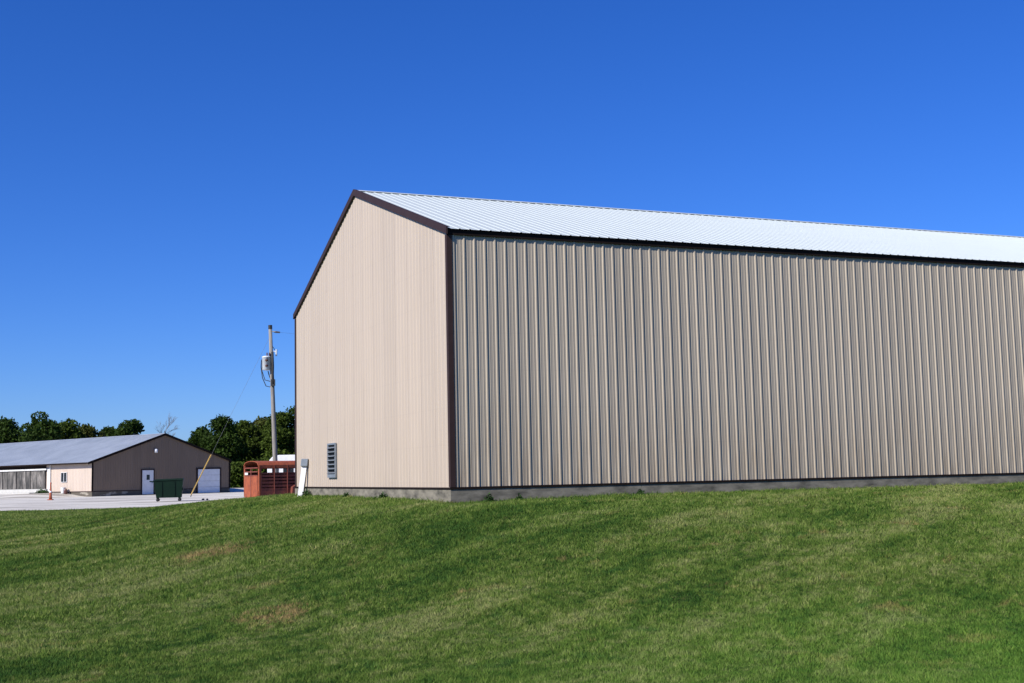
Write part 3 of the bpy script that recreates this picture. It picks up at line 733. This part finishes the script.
bm = bmesh.new(); obox(bm, (-.26, .05, 1.08), (.28, 0, -.04), (0, W0-.1, 0), (0, 0, .06)); link('pour_lip', bm, 'green', du)
for x in (-.02, L0-.06): link('fork_pocket', B((x, x+.09, .10, W0-.1, .58, .74)), 'green', du)
for x in (.16, L0-.16):
    for y in (.14, W0-.14):
        k_ = link('caster', B((x-.05, x+.05, y-.045, y-.03, .06, .21), (x-.05, x+.05, y+.03, y+.045, .06, .21), (x-.06, x+.06, y-.05, y+.05, .185, .2)), 'rubber', du)
        bm = bmesh.new(); tube(bm, [(x+.01, y-.025, .085), (x+.01, y+.025, .085)], .085, 12); link('caster_wheel', bm, 'rubber', k_)

# ------------------------------------------------------------------ marker cone
cn = at(50.5, 500, 84); cn.z = 0
cone = thing('marker_cone', 'tall thin orange marker cone standing on the gravel in front of the low building', 'traffic cone', cn)
bm = bmesh.new(); lathe(bm, [(.11, .05), (.085, .35), (.06, .7), (.04, 1.08), (.055, 1.10), (.055, 1.17), (.03, 1.2)], 14); link('cone_body', bm, 'orange', cone, True)
bm = bmesh.new(); lathe(bm, [(.077, .52), (.069, .62)], 14); link('pale_band', bm, 'white', cone)
link('cone_base', bevel(B((-.16, .16, -.16, .16, 0, .06))), 'orange', cone)

# two stones, weeds
for i, (px, py, s, lab) in enumerate(((203, 500.5, .075, 'dark stone on the gravel, the left one of two'), (207.2, 500.3, .06, 'dark stone on the gravel, the right one of two'))):
    q = at(px, py, 70); bm = bmesh.new(); bmesh.ops.create_icosphere(bm, subdivisions=3, radius=s)
    R3 = random.Random(i)
    for v_ in bm.verts: v_.co *= 1+.12*math.sin(v_.co.x*30+i)+.1*math.sin(v_.co.y*25+2); v_.co.z *= .7
    tag(link('stone', bm, 'stone', loc=(q.x, 70, .04), smooth=True), lab, 'stone')
def weed(u, v, s, lab, n=260, zz=None):
    p = barnpt(u, v); z = float(ground(p.x, p.y))
    root = thing('weed', lab, 'weed', (p.x, p.y, z), 0, 'weeds along the foundation')
    q = rng.normal(size=(n, 3))*np.array([s*.45, s*.3, 0]); q[:, 2] = np.abs(rng.normal(size=n))*s*.55*np.exp(-(q[:, 0]/s)**2)
    leaf_mesh('leaves', q, .05, 'weed', root, up=.3)
    bm = bmesh.new()
    for k in range(5): tube(bm, [(0, 0, -.02), (random.uniform(-.1, .1)*s, 0, s*.4), (random.uniform(-.4, .4)*s, random.uniform(-.2, .2)*s, s*.8)], [.004, .003, .002], 4)
    link('stem', bm, 'weed', root)
weed(.75, -.16, .13, 'low dark weed against the foundation just right of the barn corner')
weed(1.4, -.15, .10, 'second low weed right of the barn corner')
weed(4.2, -.15, .10, 'small weed at the foundation beneath the ribbed side wall')
weed(-.14, 4.3, .11, 'small weed at the foot of the gable, nearest the barn corner')
weed(-.14, 7.6, .11, 'weed at the foot of the gable right of the louvred vent')
weed(-.15, 11.9, .16, 'taller weed beside the leaning white post')
q = hp(-1.0, wy(53.5)); q.z = yard_z(q.x, q.y); root = thing('weed', 'green weed clump at the foot of the low building left of the white bucket', 'weed', q, 0)
P = rng.normal(size=(500, 3))*np.array([.2, .2, 0]); P[:, 2] = np.abs(rng.normal(size=500))*.13
leaf_mesh('leaves', P, .12, 'weed', root)

# ------------------------------------------------------------------ grass blades
def blades():
    N = 1900000; th = math.radians(36)
    r = np.exp(rng.uniform(math.log(5.0), math.log(66), N)); az = rng.uniform(-th, th, N)
    x = r*np.sin(az); y = r*np.cos(az)
    u = (x-BX)*ca+(y-BY)*sa; v = -(x-BX)*sa+(y-BY)*ca
    k = ~((u > -.04) & (v > -.04) & (u < BL) & (v < BW+.1))
    en = np.array(53.3 + .55*np.sin(x*.35)+.3*np.sin(x*1.1+1)+.15*np.sin(x*2.9)+15.0*smooth((x+16)/3)) + rng.normal(0, .25, N)
    k &= ~((y > en) & (x < -5))
    # thin patches
    x = x[k]; y = y[k]; r = r[k]; n = len(x); z = ground(x, y)
    s = np.clip(r/15.5, .62, 2.4)
    wd = .0060*s*(.7+.6*rng.random(n)); h = .040*(.55+.8*rng.random(n))*np.clip(s, .85, 1.25)
    near = np.clip(np.hypot(np.maximum(-((x-BX)*ca+(y-BY)*sa), 0), np.maximum(-(-(x-BX)*sa+(y-BY)*ca), 0))/.5, 0, 1)
    h *= 1+.9*(1-near)*rng.random(n)
    a = rng.uniform(0, 2*PI, n); lean = rng.normal(0, .55, (n, 2))*h[:, None]; 
    def vnoise(cell, seed):
        g = np.random.default_rng(seed).random((512, 512)); fx = x/cell; fy = y/cell
        ix = np.floor(fx).astype(int); iy = np.floor(fy).astype(int); tx = smooth(fx-ix); ty = smooth(fy-iy)
        G = lambda i, j: g[i % 512, j % 512]
        return (G(ix, iy)*(1-tx)+G(ix+1, iy)*tx)*(1-ty)+(G(ix, iy+1)*(1-tx)+G(ix+1, iy+1)*tx)*ty
    cl = .55*vnoise(.22, 1)+.45*vnoise(.6, 2)
    h *= .45+1.15*cl
    lean = lean*(.45+1.15*cl)[:, None]
    c = np.stack([np.cos(a)*wd, np.sin(a)*wd, np.zeros(n)], -1)
    b0 = np.stack([x, y, z-.004], -1); tip = b0+np.stack([lean[:, 0], lean[:, 1]+.008, h], -1)
    Q = np.stack([b0-c, b0+c, tip], 1).reshape(-1, 3).astype(np.float32)
    me = bpy.data.meshes.new('grass'); me.vertices.add(3*n); me.vertices.foreach_set('co', Q.ravel())
    me.loops.add(3*n); me.loops.foreach_set('vertex_index', np.arange(3*n, dtype=np.int32))
    me.polygons.add(n); me.polygons.foreach_set('loop_start', np.arange(0, 3*n, 3, dtype=np.int32)); me.polygons.foreach_set('loop_total', np.full(n, 3, np.int32))
    me.update(); me.materials.append(M['blade'])
    t = me.attributes.new('tint', 'FLOAT', 'POINT'); t.data.foreach_set('value', np.repeat(np.clip(rng.random(n)*.8+.5*(cl-.4), 0, 1), 3).astype(np.float32))
    o = bpy.data.objects.new('grass', me); col.objects.link(o); o['kind'] = 'stuff'; o['label'] = 'mown green lawn grass with dry brownish patches on the rise'; o['category'] = 'grass'
blades()
